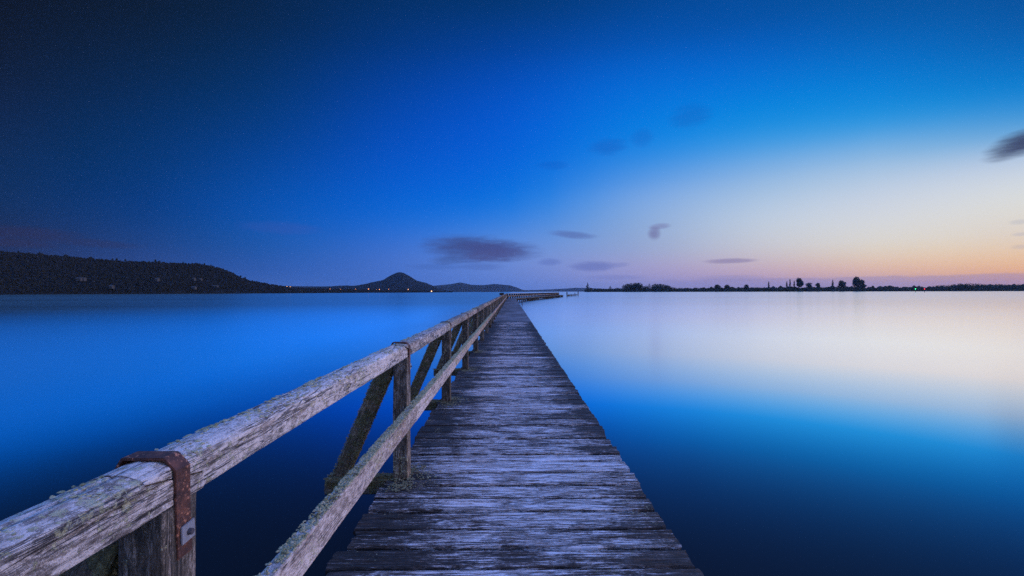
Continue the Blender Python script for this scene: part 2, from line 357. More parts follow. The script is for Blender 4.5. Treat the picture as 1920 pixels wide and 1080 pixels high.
# ------------------------------------------------------------------ water
def water_mat():
    m = bpy.data.materials.new('lake_water'); m.use_nodes = True; t = NT(m.node_tree); t.n.clear()
    o = t.new('ShaderNodeOutputMaterial')
    c = t.new('ShaderNodeTexCoord').outputs['Object']
    s1 = t.noise(t.scale(c, (.006, .03, 1)), 1, 4, .55); s2 = t.noise(t.scale(c, (.03, .12, 1)), 1, 3, .5)
    sxw = t.new('ShaderNodeSeparateXYZ'); t.l.new(c, sxw.inputs[0])
    rgh = t.math('ADD', t.mr(sxw.outputs[0], -8, 4, .175, .165), t.math('ADD', t.math('MULTIPLY', t.math('SUBTRACT', s1, .5), .10), t.math('MULTIPLY', t.math('SUBTRACT', s2, .5), .03)))
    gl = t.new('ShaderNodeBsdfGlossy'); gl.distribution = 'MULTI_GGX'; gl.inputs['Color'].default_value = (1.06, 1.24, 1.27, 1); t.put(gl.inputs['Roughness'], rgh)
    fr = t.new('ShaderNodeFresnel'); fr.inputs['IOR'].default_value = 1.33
    west = t.mix(t.mr(sxw.outputs[0], -8, 3), (.50, .76, .80), (1, 1, 1))       # reflection painted dimmer and bluer west of the jetty
    t.put(gl.inputs['Color'], t.mix(1, t.ramp(fr.outputs[0], [(.05, (.7, .8, .75)), (.10, (.35, .8, .95)), (.17, (.08, .85, 1.15)), (.24, (.10, .88, 1.25)), (.33, (.85, .97, 1.03)), (.45, (1.3, 1.15, 1.02)), (.58, (1.24, 1.24, 1.18)), (.75, (1.12, 1.18, 1.19)), (1, (1.0, 1.02, 1.0))]), west, 'MULTIPLY'))  # reflection colour painted by viewing angle, brighter than the mirrored sky
    df = t.new('ShaderNodeBsdfDiffuse'); df.inputs['Color'].default_value = (.012, .014, .018, 1)
    x_ = t.math('POWER', t.math('DIVIDE', fr.outputs[0], .255), 2.1)
    fac = t.math('DIVIDE', x_, t.math('POWER', t.math('ADD', 1, t.math('POWER', x_, 3.)), .3333), clamp=True)
    mx = t.new('ShaderNodeMixShader'); t.put(mx.inputs[0], fac); t.l.new(df.outputs[0], mx.inputs[1]); t.l.new(gl.outputs[0], mx.inputs[2])
    # reflected sky glow painted as a blue diffuse patch west of the jetty
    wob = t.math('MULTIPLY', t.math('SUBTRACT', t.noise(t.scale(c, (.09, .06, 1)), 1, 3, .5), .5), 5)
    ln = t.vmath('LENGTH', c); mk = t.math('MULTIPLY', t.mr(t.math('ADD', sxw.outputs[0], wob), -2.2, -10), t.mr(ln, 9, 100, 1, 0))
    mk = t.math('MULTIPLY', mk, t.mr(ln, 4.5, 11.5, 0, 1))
    painted_glow = t.new('ShaderNodeBsdfDiffuse'); t.put(painted_glow.inputs['Color'], t.mix(mk, (0, 0, 0), (0, .19, .37)))
    ad = t.new('ShaderNodeAddShader'); t.l.new(mx.outputs[0], ad.inputs[0]); t.l.new(painted_glow.outputs[0], ad.inputs[1])
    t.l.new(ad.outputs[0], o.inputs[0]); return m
B = 12000.
me = mesh_np('water', [(-B, -B, WATER), (B, -B, WATER), (B, B, WATER), (-B, B, WATER)], [(0, 1, 2, 3)], False)
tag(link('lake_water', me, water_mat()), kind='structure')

# ------------------------------------------------------------------ hills and shores
def hill_mat(name, col, var=.5, sc=.05, bump=2.):
    m, t, p = mat(name); c = t.new('ShaderNodeTexCoord').outputs['Object']
    n = t.noise(c, sc, 6, .7); n2 = t.noise(c, sc * .12, 4, .6)
    k = t.math('ADD', t.math('MULTIPLY', n, .5), t.math('MULTIPLY', n2, .5))
    t.put(p.inputs['Base Color'], t.ramp(k, [(.32, tuple(a * (1 - var) for a in col)), (.68, tuple(a * (1 + var) for a in col))]))
    p.inputs['Roughness'].default_value = .95; p.inputs['Specular IOR Level'].default_value = .1
    b = t.new('ShaderNodeBump'); b.inputs['Distance'].default_value = bump; t.put(b.inputs['Height'], n); t.l.new(b.outputs[0], p.inputs['Normal']); return m
def prof(pts, x):
    return float(np.interp(x, [p[0] for p in pts], [p[1] for p in pts]))
hill_pts = {}
def hill(name, pts, shore, depth, material, amp, fr, step=4, back=1.3, power=.75, seed=0, rows=26):
    """pts: skyline (column,row); shore: (column, distance); depth: crest lies this much behind the shore"""
    pxs = np.arange(pts[0][0], pts[-1][0] + .1, step); V = []; n = 0
    for i, px in enumerate(pxs):
        Yf = prof(shore, px); dp = depth
        zc = at(px, prof(pts, px), Yf + dp).z - WATER
        for r in range(rows):
            u = r / (rows - 1); 
            if u <= .72: tt = u / .72; Yy = Yf + dp * tt; k = tt ** power
            else: tt = (u - .72) / .28; Yy = Yf + dp + dp * back * tt; k = 1 - tt ** 1.6
            x = (px - CX) / F * Yy
            z = zc * k
            z += float(fbm(x * fr, Yy * fr, 0, seed, 3)) * amp * min(1, zc * k / (amp * 3 + .01)) if 0 < k < 1 else 0
            V.append((x, Yy, WATER + max(-.3, z) - (.4 if r in (0, rows - 1) else 0)))
    Fc = []; m = len(pxs)
    for i in range(m - 1):
        for r in range(rows - 1):
            Fc.append((i * rows + r, (i + 1) * rows + r, (i + 1) * rows + r + 1, i * rows + r + 1))
    hill_pts[name] = (np.array(V).reshape(m, rows, 3), pxs)
    return tag(link(name, mesh_np(name, V, Fc), material), kind='structure')

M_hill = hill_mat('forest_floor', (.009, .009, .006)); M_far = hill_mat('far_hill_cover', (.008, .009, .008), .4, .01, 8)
H1 = [(-2300,546),(-1900,520),(-1400,470),(-900,440),(-420,455),(-200,458),(-60,466),(0,473),(60,478),(130,483),(180,487),(240,491),(290,493),(380,497),(410,503),(435,512),(450,520),(470,527),(500,533),(535,538),(575,541.5),(620,543),(680,544),(760,545),(850,547.1)]
S1 = [(-2300,330),(-1400,400),(-420,560),(0,720),(300,900),(560,1250),(700,1700),(850,2300)]
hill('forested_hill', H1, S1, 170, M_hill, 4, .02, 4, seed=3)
H2 = [(560,540),(600,537.5),(668,535.5),(700,529.5),(719,524.7),(727,519.5),(735,515),(744,511.2),(750,510.2),(757,511.8),(769,518),(781,526),(799,530.5),(815,537),(826,542),(838,546)]
hill('cone_mountain', H2, [(560,3600),(838,3600)], 500, M_far, 14, .006, 2, seed=9)
H3 = [(400,537),(520,536),(640,537.5),(780,538),(815,535.5),(845,532.8),(863,529.5),(873,531.5),(884,534),(907,534.6),(927,532.3),(940,533.5),(955,535),(968,539),(978,543),(990,546)]
hill('far_hills', H3, [(400,7600),(990,7600)], 900, M_far, 22, .002, 2, seed=12)
H4 = [(960,544.5),(1010,543.5),(1060,541),(1080,539.5),(1105,540),(1140,541.5),(1180,540),(1240,541),(1300,543)]
hill('faint_hills', H4, [(960,10500),(1300,10500)], 700, M_far, 15, .002, 3, seed=14)
SR = [(1096,2300),(1200,1900),(1400,1500),(1920,1300),(2300,1200)]
HR = [(1096,544.8),(1110,543.7),(1200,543.6),(1400,543),(1760,542),(1800,539),(1920,539),(2300,538)]
hill('far_shore', HR, SR, 60, M_hill, 1.0, .05, 4, seed=21)

# ------------------------------------------------------------------ foliage
def leaf_mat(name, cols_):
    m, t, p = mat(name); c = t.new('ShaderNodeTexCoord').outputs['Object']; oi = t.new('ShaderNodeObjectInfo')
    n = t.noise(c, .35, 5, .7)
    n = t.math('ADD', n, t.math('MULTIPLY', t.math('SUBTRACT', oi.outputs['Random'], .5), .2))
    t.put(p.inputs['Base Color'], t.ramp(n, [(.35, cols_[0]), (.5, cols_[1]), (.66, cols_[2])]))
    p.inputs['Roughness'].default_value = .9; p.inputs['Specular IOR Level'].default_value = .15; return m
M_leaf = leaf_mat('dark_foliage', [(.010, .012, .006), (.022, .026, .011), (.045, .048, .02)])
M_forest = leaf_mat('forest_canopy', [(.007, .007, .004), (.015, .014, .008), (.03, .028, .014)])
M_bark = simple('bark', (.05, .04, .03), .95, .4, 2, .05)
def blob(V, Fc, c, r, h, rs, n=6):
    b = len(V); ph = rs.uniform(0, 6.28)
    V.append((c[0], c[1], c[2] + h * rs.uniform(.85, 1.15)))
    for ring, (k, zz) in enumerate(((.62, .78), (1., .38), (.75, 0.))):
        for i in range(n):
            a = ph + 6.283 * i / n + ring * .5; q = r * k * rs.uniform(.75, 1.2)
            V.append((c[0] + q * math.cos(a), c[1] + q * math.sin(a), c[2] + h * zz + rs.uniform(-.1, .1) * h))
    for i in range(n): Fc.append((b, b + 1 + i, b + 1 + (i + 1) % n))
    for rr in range(2):
        for i in range(n):
            p, q = b + 1 + rr * n + i, b + 1 + rr * n + (i + 1) % n
            Fc.append((p, p + n, q + n, q))
def forest(name, hn, count, hmin, hmax, mt, seed, rmax=None, u0=.02, u1=.74):
    V, Fc = [], []; G, pxs = hill_pts[hn]; rs = random.Random(seed); m, rows, _ = G.shape
    for k in range(count):
        fi = rs.random() ** .8 * (m - 1.01); i = int(fi); ti = fi - i
        fu = rs.uniform(u0, u1) * (rows - 1); r = int(fu); tr = fu - r
        p = (G[i, r] * (1 - ti) + G[i + 1, r] * ti) * (1 - tr) + (G[i, r + 1] * (1 - ti) + G[i + 1, r + 1] * ti) * tr
        if rmax and pxs[i] > rmax: continue
        h = rs.uniform(hmin, hmax); 
        if rs.random() < .06: h *= 1.5
        blob(V, Fc, (p[0], p[1], p[2] - .2 * h), h * rs.uniform(.4, .75), h, rs)
    return tag(link(name, mesh_np(name, V, Fc, False), mt), kind='stuff')
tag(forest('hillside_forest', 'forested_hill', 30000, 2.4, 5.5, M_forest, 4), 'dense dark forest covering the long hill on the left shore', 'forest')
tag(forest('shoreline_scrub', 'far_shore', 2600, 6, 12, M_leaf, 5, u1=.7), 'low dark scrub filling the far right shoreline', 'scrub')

def leaves(V, Fc, c, rad, n, size, rs, gap=.0):
    for k in range(n):
        while True:
            p = Vector((rs.uniform(-1, 1), rs.uniform(-1, 1), rs.uniform(-1, 1)))
            if .25 < p.length < 1: break
        q = Vector((c[0] + p.x * rad[0], c[1] + p.y * rad[1], c[2] + p.z * rad[2]))
        a = Vector((rs.uniform(-1, 1), rs.uniform(-1, 1), rs.uniform(-1, 1))).normalized()
        b_ = a.orthogonal().normalized(); s = size * rs.uniform(.6, 1.4)
        b = len(V)
        for u, v in ((-1, -.6), (.2, -1), (1, .1), (.3, .9), (-.8, .7)): V.append(tuple(q + (a * u * rs.uniform(.7, 1.2) + b_ * v) * s))
        Fc.append((b, b + 1, b + 2, b + 3, b + 4))
def trunk_mesh(h, r, lean, rs, limbs=4, crown=.4):
    V, Fc = [], []
    def limb(p0, p1, r0, r1, n=6, seg=4):
        b = len(V); d_ = (p1 - p0).normalized(); a = d_.orthogonal().normalized(); c_ = d_.cross(a)
        for s in range(seg + 1):
            t = s / seg; p = p0.lerp(p1, t) + a * rs.uniform(-.3, .3) * r0; rr = r0 + (r1 - r0) * t
            for i in range(n):
                an = 6.283 * i / n; V.append(tuple(p + (a * math.cos(an) + c_ * math.sin(an)) * rr))
        for s in range(seg):
            for i in range(n): Fc.append((b + s * n + i, b + s * n + (i + 1) % n, b + (s + 1) * n + (i + 1) % n, b + (s + 1) * n + i))
    top = Vector((lean, 0, h * .85)); limb(Vector((0, 0, -1)), top, r, r * .3)
    for k in range(limbs):
        t = crown + rs.uniform(0, .3); p = Vector((lean * t, 0, h * .85 * t)); a = rs.uniform(0, 6.28)
        limb(p, p + Vector((math.cos(a), math.sin(a), rs.uniform(.6, 1.2))) * h * .25, r * .4, r * .12, 5, 3)
    return mesh_np('trunk', V, Fc)
def tree(kind, px, ytop, wpx, label, name, group=None, seed=0, dY=25, ybase=None, cat='tree'):
    Yy = prof(SR, px) + dY; base = at(px, ybase if ybase else 545.2, Yy); base.z = WATER + .6
    top = at(px, ytop, Yy).z - base.z; wd = wpx / F * Yy; rs = random.Random(seed + int(px * 7))
    root = bpy.data.objects.new(name, None); C.objects.link(root); root.location = base
    tag(root, label, cat, group)
    V, Fc = [], []
    sz = max(.5, top * .035)
    if kind == 'broad':
        nl = 7 if wpx > 8 else 4
        for k in range(nl):
            a = rs.uniform(0, 6.28); rr = wd * .28 * rs.random() ** .5
            zc = top * (.42 + .4 * k / nl) + rs.uniform(-.04, .04) * top
            leaves(V, Fc, (math.cos(a) * rr, math.sin(a) * rr, zc), (wd * rs.uniform(.2, .32), wd * rs.uniform(.2, .32), top * rs.uniform(.12, .19)), 150, sz, rs)
        leaves(V, Fc, (0, 0, top * .82), (wd * .26, wd * .26, top * .17), 150, sz, rs)
    elif kind == 'round':
        leaves(V, Fc, (0, 0, top * .5), (wd * .5, wd * .45, top * .46), 420, sz * 1.2, rs)
        for k in range(4): leaves(V, Fc, (rs.uniform(-.3, .3) * wd, 0, top * rs.uniform(.3, .75)), (wd * .3, wd * .3, top * .22), 90, sz, rs)
    elif kind == 'poplar':
        for k in range(7):
            t = k / 6; leaves(V, Fc, (rs.uniform(-.05, .05) * wd, 0, top * (.15 + .78 * t)), (wd * .5 * math.sin(.5 + 2.3 * t), wd * .5 * math.sin(.5 + 2.3 * t), top * .12), 70, sz * .7, rs)
    elif kind == 'conifer':
        for k in range(12):
            t = k / 11; r_ = wd * .6 * (1 - t) ** .8 * rs.uniform(.75, 1.15) + .5
            leaves(V, Fc, (rs.uniform(-.06, .06) * wd, 0, top * (.1 + .88 * t)), (r_, r_, top * .05), int(60 - 40 * t), sz * .8, rs)
    link('crown', mesh_np('crown', V, Fc, False), M_leaf, root)
    link('trunk', trunk_mesh(top, max(.25, top * .022), rs.uniform(-.3, .3), rs, 0 if kind in ('poplar', 'conifer') else 5), M_bark, root)
    return root
tree('conifer', 1102, 530, 9, 'lone dark conifer at the left tip of the far right shore', 'conifer_tree', dY=5)
tree('broad', 1498, 520.5, 17, 'large dark tree just right of the pair of thin poplars', 'broadleaf_tree')
tree('broad', 1607, 518, 17, 'tallest spreading tree on the far right shore', 'broadleaf_tree')
tree('broad', 1617, 524, 15, 'lower spreading tree touching the right side of the tallest tree', 'broadleaf_tree', dY=35)
tree('broad', 1579, 525, 17, 'rounded dark tree between the single poplar and the tallest tree', 'broadleaf_tree')
tree('broad', 1519, 529.5, 15, 'loose pale tree right of the large tree beside the poplars', 'broadleaf_tree')
tree('broad', 1535, 530, 11, 'thin open tree, second right of the large tree beside the poplars', 'broadleaf_tree')
tree('poplar', 1442, 528, 3.2, 'thin poplar standing alone left of all other poplars', 'poplar_tree')
tree('poplar', 1476, 528, 3.2, 'shorter poplar of the close pair, on its left', 'poplar_tree')
tree('poplar', 1482, 524, 3.2, 'taller poplar of the close pair, on its right', 'poplar_tree')
tree('poplar', 1490, 527, 3.2, 'poplar tucked against the left side of the large dark tree', 'poplar_tree')
tree('poplar', 1562.5, 525.5, 4, 'single broad poplar between the pale trees and the rounded dark tree', 'poplar_tree')
tree('broad', 1345, 533, 14, 'small rounded tree, left of the two in the gap between conifers and poplars', 'broadleaf_tree')
tree('broad', 1363, 533, 13, 'small rounded tree, right of the two in the gap between conifers and poplars', 'broadleaf_tree')
tree('broad', 1401, 533, 12, 'small open tree left of the lone thin poplar', 'broadleaf_tree')
cl = [(1124,540,7),(1144,536,6),(1158,539,6),(1169,533.5,7),(1177,531,8),(1185,530,8),(1192,529.5,8),(1199,529,8),(1211,535,8),(1218,532,8),(1228,531.5,8),(1236,531,8),(1244,532,8),(1252,534,7)]
ORD = ['first','second','third','fourth','fifth','sixth','seventh','eighth','ninth','tenth','eleventh','twelfth','thirteenth','fourteenth','fifteenth','sixteenth','seventeenth','eighteenth','nineteenth','twentieth'] + ['twenty-' + q for q in ('first','second','third','fourth','fifth','sixth','seventh','eighth','ninth')]
for i, (px, yt, wp) in enumerate(cl):
    tree('conifer' if i in (1, 3, 9) else 'round', px, yt, wp + 6, ('%s tree from the left in the dense clump near the lone conifer' % ORD[i]) if i else 'leftmost tree of the dense clump near the lone conifer', 'shore_tree', 'trees of the dense clump on the far right shore', seed=i, dY=rnd.uniform(10, 40))
px = 1262; nz = {}
while px < 1960:
    yt = prof([(1262,539.5),(1300,540.5),(1420,540),(1450,539),(1500,539),(1540,539),(1650,541),(1655,537.5),(1668,538),(1700,539.5),(1740,538),(1757,536),(1775,534),(1790,532),(1830,531),(1850,534),(1870,533),(1900,534),(1920,532),(1960,531)], px) + rnd.uniform(-2.0, .6)
    big = px > 1740
    zone = 4 if big else 0 if px < 1442 else 1 if px < 1500 else 2 if px < 1607 else 3
    k_ = nz.get(zone, 0); nz[zone] = k_ + 1
    lab_ = ['%s low rounded tree going right from the dense clump', '%s low rounded tree going right from the lone thin poplar', '%s low rounded tree going right from the large tree by the poplars', '%s low rounded tree going right from the tallest spreading tree', '%s broad rounded tree from the left in the taller wooded right end'][zone] % ORD[k_]
    tree('round', px, yt, rnd.uniform(24, 34) if big else rnd.uniform(15, 24), lab_, 'shore_tree',
         'trees of the wooded right end of the far shore' if big else 'low trees of the thin far treeline', seed=int(px), dY=rnd.uniform(5, 45))
    px += rnd.uniform(11, 16) if big else rnd.uniform(7, 12)
# ridge trees on the left hill
G, pxs = hill_pts['forested_hill']
for k, (px, hh) in enumerate([(36,4),(76,5),(212,4),(222,5),(236,4),(292,6),(345,4),(370,4),(384,4.5),(398,4),(452,5),(462,5)]):
    i = int(np.argmin(abs(pxs - px))); p = G[i, 18]
    root = bpy.data.objects.new('ridge_tree', None); C.objects.link(root); root.location = p
    tag(root, '%s small tree from the left standing up on the skyline of the left hill' % ORD[k], 'tree', 'trees on the skyline of the left hill')
    V, Fc = [], []; rs = random.Random(k); hh = hh * 1.4
    for q in range(8): leaves(V, Fc, (0, 0, hh * (.35 + .08 * q)), (hh * .3 * (1 - q / 9), hh * .3 * (1 - q / 9), hh * .1), 40, .6, rs)
    link('crown', mesh_np('crown', V, Fc, False), M_leaf, root); link('trunk', trunk_mesh(hh, .25, 0, rs, 2), M_bark, root)

# houses half hidden on the left hill
M_wall = simple('pale_house_wall', (.055, .053, .047), .9, .15, 1, .01); M_roof = simple('house_roof', (.05, .045, .04), .8, .2, 1, .02); M_win = simple('window_glass', (.02, .025, .03), .2, .1, 1, 0)
def hill_point(px, py):
    i = int(np.argmin(abs(pxs - px))); best = min(range(1, 19), key=lambda r: abs(hy(px) - (G[i, r][2] - CAMZ) / G[i, r][1] * F - py)); return G[i, best]
HOUSES = [(157,528,9,'wide pale house highest on the slope at the far left'), (163,530,6,'small pale cottage just right of the wide pale house'), (215,540,6,'pale narrow house near the water below the wide pale house'),
          (302,527,6,'pale house standing alone in the middle of the slope'), (369,527,5,'pale house on the upper right slope, left of the two'), (382,528.5,5,'pale house on the upper right slope, right of the two'),
          (370,545,8,'low boathouse by the water under the right slope'), (409,542,11,'long low pale building by the water under the hill shoulder')]
for px, py, wd, lab in HOUSES:
    p = hill_point(px, py); root = bpy.data.objects.new('hillside_house', None); C.objects.link(root); root.location = (p[0], p[1] - 6, p[2] + 1.0); tag(root, lab, 'house')
    hgt = 5.0 if wd < 11 else 3.2; a = .5
    link('wall', boxes('wall', [((0, 0, hgt / 2), (wd, 6, hgt), 0)]), M_wall, root)
    V = [(-wd/2-.4,-3.4,hgt),(wd/2+.4,-3.4,hgt),(wd/2+.4,3.4,hgt),(-wd/2-.4,3.4,hgt),(-wd/2-.4,0,hgt+1.8),(wd/2+.4,0,hgt+1.8)]
    link('roof', mesh_np('roof', V, [(0,1,5,4),(2,3,4,5),(0,4,3),(1,2,5),(0,3,2,1)], False), M_roof, root)
    for q in (-.28, .28): link('window', boxes('window', [((q * wd, -3.03, hgt * .55), (wd * .2, .08, 1.4), 0)]), M_win, root)

# lit lamps on the far shore
def emis(name, col, s):
    m = bpy.data.materials.new(name); m.use_nodes = True; t = NT(m.node_tree); t.n.clear(); o = t.new('ShaderNodeOutputMaterial'); e = t.new('ShaderNodeEmission')
    e.inputs[0].default_value = tuple(col) + (1,); e.inputs[1].default_value = s; t.l.new(e.outputs[0], o.inputs[0]); return m
def ball(name, r, n=8):
    V = [(0, 0, r)]; Fc = []
    for i in range(1, n):
        for j in range(n * 2): a = math.pi * i / n; b = math.pi * j / n; V.append((r * math.sin(a) * math.cos(b), r * math.sin(a) * math.sin(b), r * math.cos(a)))
    V.append((0, 0, -r)); m = n * 2
    for j in range(m): Fc.append((0, 1 + j, 1 + (j + 1) % m)); Fc.append((len(V) - 1, len(V) - 1 - m + (j + 1) % m, len(V) - 1 - m + j))
    for i in range(n - 2):
        for j in range(m): Fc.append((1 + i * m + j, 1 + (i + 1) * m + j, 1 + (i + 1) * m + (j + 1) % m, 1 + i * m + (j + 1) % m))
    return mesh_np(name, V, Fc)
M_or = emis('orange_lamp_light', (1, .38, .12), 4); M_wh = emis('warm_white_lamp_light', (1, .5, .28), 5)
M_pole = simple('lamp_pole', (.06, .06, .06), .6, .2, 2, .01)
LAMPS = [(538.5,537,.5,0,'pale lamp, left one of the close pair at the foot of the long hill'),(544.5,537.5,.5,0,'pale lamp, right one of the close pair at the foot of the long hill'),
         (619,541.7,.5,1,'orange lamp, first right of the close pair of pale lamps'),(639,542,.4,1,'faint orange lamp, second right of the close pair of pale lamps'),(667,542,.5,1,'orange lamp right under the left foot of the cone mountain'),
         (691,542,.85,1,'brightest orange lamp, below the left slope of the cone mountain'),(706,543,.3,1,'dim orange lamp just left of the lamp below the mountain peak'),(711.5,542.6,.7,1,'bright orange lamp below the left of the mountain peak'),
         (729,542.2,.5,1,'orange lamp nearly under the mountain peak, on its left'),(765.5,542.6,.6,0,'warm white lamp below the right slope of the cone mountain'),(809,546,1.1,0,'large warm white lamp low by the water at the right foot of the mountain')]
for px, py, s, k, lab in LAMPS:
    Yy = prof(S1, px) - 20; p = at(px, py, Yy); r_ = 1.5 * s * (Yy / 1700)
    root = bpy.data.objects.new('shore_lamp', None); C.objects.link(root); root.location = (p.x, p.y, WATER); tag(root, lab, 'lamp', 'lit lamps along the far left shore')
    hh = max(1.2, p.z - WATER)
    link('pole', boxes('pole', [((0, 0, hh / 2), (.3, .3, hh), 0)]), M_pole, root)
    link('lamp_head', ball('lamp_head', r_), M_or if k else M_wh, root, Matrix.Translation((0, 0, hh)))
# channel beacons
for px, col, lab, s in ((1718, (.05, 1, .35), 'green lit channel beacon on a pile off the far right shore', 1), (1735, (1, .04, .06), 'red lit channel beacon on a pile off the far right shore', .8)):
    Yy = 560; p = at(px, 542.2, Yy); root = bpy.data.objects.new('channel_beacon', None); C.objects.link(root); root.location = (p.x, Yy, WATER); tag(root, lab, 'beacon')
    hh = p.z - WATER
    link('pile', timber('pile', hh, .45, .45, 8, 10, 3, rad=.15), M_pile, root, Matrix.Rotation(R(-90), 4, 'Y'))
    link('lantern', ball('lantern', .42), emis('beacon_light', col, 5 * s), root, Matrix.Translation((0, 0, hh + .3)))

# ------------------------------------------------------------------ the jetty
jetty = bpy.data.objects.new('jetty', None); C.objects.link(jetty)
tag(jetty, 'long weathered timber jetty with one lichen covered handrail running out over the lake', 'jetty')
def part(name, me, m, M, label=None, kind=None, parent=None):
    o = link(name, me, m, parent or jetty, M)
    if label: o['label'] = label
    if kind: o['kind'] = kind
    return o
RZ = lambda a: Matrix.Rotation(a, 4, 'Z')
TR = lambda x, y, z: Matrix.Translation((x, y, z))
alongY = RZ(R(90))                      # local x -> world +Y, local y -> world -X
def rise(y): return .05 * min(1, max(0, (y - 8) / 30))
BAY, P1 = 2.57, 1.153            # bay length, centre of first post
NB = 38
LEND = P1 + BAY * NB                    # end of the straight part
posts = [P1 + BAY * i for i in range(-1, NB + 1)]
# --- deck planks
y = -.55; k = 0; planks = []
JN = [-.55, -.33, -.10, .12, .35, .58, .80, 1.02, 1.24, 1.47, 1.70, 1.92, 2.13, 2.30, 2.485, 2.69, 2.91, 3.146, 3.35, 3.57, 3.81, 4.06, 4.24, 4.46, 4.70, 4.93]
for a_, b_ in zip(JN, JN[1:]): planks.append((a_ + .015, b_ - a_ - rnd.uniform(.028, .038)))
y = JN[-1]
while y < LEND + .6:
    wd = rnd.choice([.20, .22, .235, .245, .21, .19]) if rnd.random() > .12 else .15
    planks.append((y, wd)); y += wd + rnd.uniform(.018, .032)

far_items = []
for i, (y0, wd) in enumerate(planks):
    yc = y0 + wd / 2; xl = -1.0 + rnd.uniform(-.02, .03); xr = 1.0 + rnd.uniform(-.016, .012)
    if rnd.random() < .08: xr -= .02
    on_beam = any(abs(yc - p) < wd / 2 + .0 for p in posts[:12])
    if i < 100:
        if on_beam and False: pass
        near = y0 < 5.5
        L = xr - xl; sd_ = 100 + i
        def shp(x, y, z, s=sd_, L=L):
            # ragged edges and a slight cup
            e = (np.abs(y) / (wd / 2)) ** 6
            y = y + np.sign(y) * e * fbm(x * 5, np.sign(y) * 3, 0, s, 4, .6) * .010
            return x, y, z
        me = timber('plank', L, wd, .052, 520 if near else (160 if y0 < 11 else 50), 66 if near else 30, sd_, rad=.014, groove=.0042, und=.003, end=.02, shape=shp, plank=True)
        part('plank', me, M_deck, TR(xl, yc, -.028 + rise(yc) + rnd.uniform(-.010, .003)) @ RZ(rnd.uniform(-.006, .006)) @ Matrix.Rotation(rnd.uniform(-.012, .012), 4, 'X'))
    else:
        far_items.append(((xl + xr) / 2, yc, rise(yc), xr - xl, wd, 0))
# --- far arm geometry
A0 = Vector((.15, LEND - .3)); ADIR = Vector((21.9, 101.6)).normalized(); ARM_A = math.atan2(ADIR.y, ADIR.x) - R(90); NA = 40
def armM(s, lat, z, rot=0.): # s metres along the arm, lat to the right
    p = A0 + ADIR * s + Vector((ADIR.y, -ADIR.x)) * lat
    return TR(p.x, p.y, z + .05) @ RZ(ARM_A + rot)
s = .1
while s < NA * BAY:
    wd = .22; p = A0 + ADIR * (s + .11); far_items.append((p.x, p.y, .05, 2.0 + rnd.uniform(-.06, .06), wd, ARM_A)); s += .228
V, Fc = [], []
for (x, y, z, L, wd, a) in far_items:
    b = len(V); ca, sa = math.cos(a), math.sin(a); z += rnd.uniform(-.006, .004); t0, t1 = rnd.uniform(-.004, .004), rnd.uniform(-.004, .004)
    for dx in (-.5, .5):
        for dy in (-.5, .5):
            for dz in (-.052, 0):
                X_, Yq = dx * L, dy * wd; V.append((x + X_ * ca - Yq * sa, y + X_ * sa + Yq * ca, z + dz - .002 + (t0 if dx < 0 else t1)))
    Fc += [tuple(b + i for i in f) for f in ((0,1,3,2),(4,6,7,5),(0,4,5,1),(2,3,7,6),(0,2,6,4),(1,5,7,3))]
def fardeck():
    m, t, p = mat('distant_deck_timber'); c = t.new('ShaderNodeTexCoord').outputs['Object']
    n = t.noise(t.scale(c, (1.2, 9, 1)), 1, 6, .7, .3); n2 = t.noise(t.scale(c, (.5, 4.5, 1)), 1, 2, .5); n3 = t.noise(t.scale(c, (.7, .25, 1)), 1, 3)
    k = t.math('ADD', t.math('ADD', t.math('MULTIPLY', n, .5), t.math('MULTIPLY', n2, .3)), t.math('MULTIPLY', n3, .3))
    t.put(p.inputs['Base Color'], t.ramp(k, [(.42, (.03, .024, .024)), (.54, (.11, .098, .10)), (.66, (.30, .29, .33))])); p.inputs['Roughness'].default_value = .7
    b = t.new('ShaderNodeBump'); b.inputs['Distance'].default_value = .01; t.put(b.inputs['Height'], n); t.l.new(b.outputs[0], p.inputs['Normal']); return m
part('far_planking', mesh_np('far_planking', V, Fc, False), fardeck(), TR(0, 0, 0), kind='stuff')
# --- stringers
for lat in (-.86, .86):
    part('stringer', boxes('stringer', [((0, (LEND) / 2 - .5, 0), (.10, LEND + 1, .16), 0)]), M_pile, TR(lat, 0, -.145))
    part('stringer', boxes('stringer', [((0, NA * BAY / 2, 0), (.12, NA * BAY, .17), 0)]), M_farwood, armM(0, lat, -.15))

# --- rails
RX, RW, RH = -.908, .136, .112          # centre, width, height of the hand rail; top at z = 1.08
RTOP = 1.083
def lap_near(L):                         # lower tongue of a rail: its upper half is cut away over the last 0.2 m
    def f(x, y, z):
        cut = (RH / 2 - .024) - (x - (L - .20)) * .22 - .002
        m_ = x > L - .20; return x, y, np.where(m_ & (z > cut), cut + .0, z)
    return f
def lap_both(L):
    def f(x, y, z):
        cut = (RH / 2 - .024) - (x - (L - .20)) * .22 - .002
        z = np.where((x > L - .20) & (z > cut), cut, z)
        cut0 = (RH / 2 - .024) - x * .22 + .002
        z = np.where((x < .20) & (z < cut0), np.minimum(cut0, RH / 2 - .001), z)
        return x, y, z
    return f
RL = BAY + .20
r0 = timber('rail', 3.0, RW, RH, 760, 84, 31, rad=.009, groove=.0036, und=.003, topround=.016, shape=lap_near(3.0), end=.003)
r1 = timber('rail', RL, RW, RH, 620, 84, 32, rad=.010, groove=.0034, und=.0035, topround=.016, shape=lap_both(RL), end=.004)
rv = [timber('rail', RL, RW, RH, 160, 36, 33 + i, rad=.018, groove=.0028, und=.005, topround=.010, shape=lap_both(RL), end=.004) for i in range(3)]
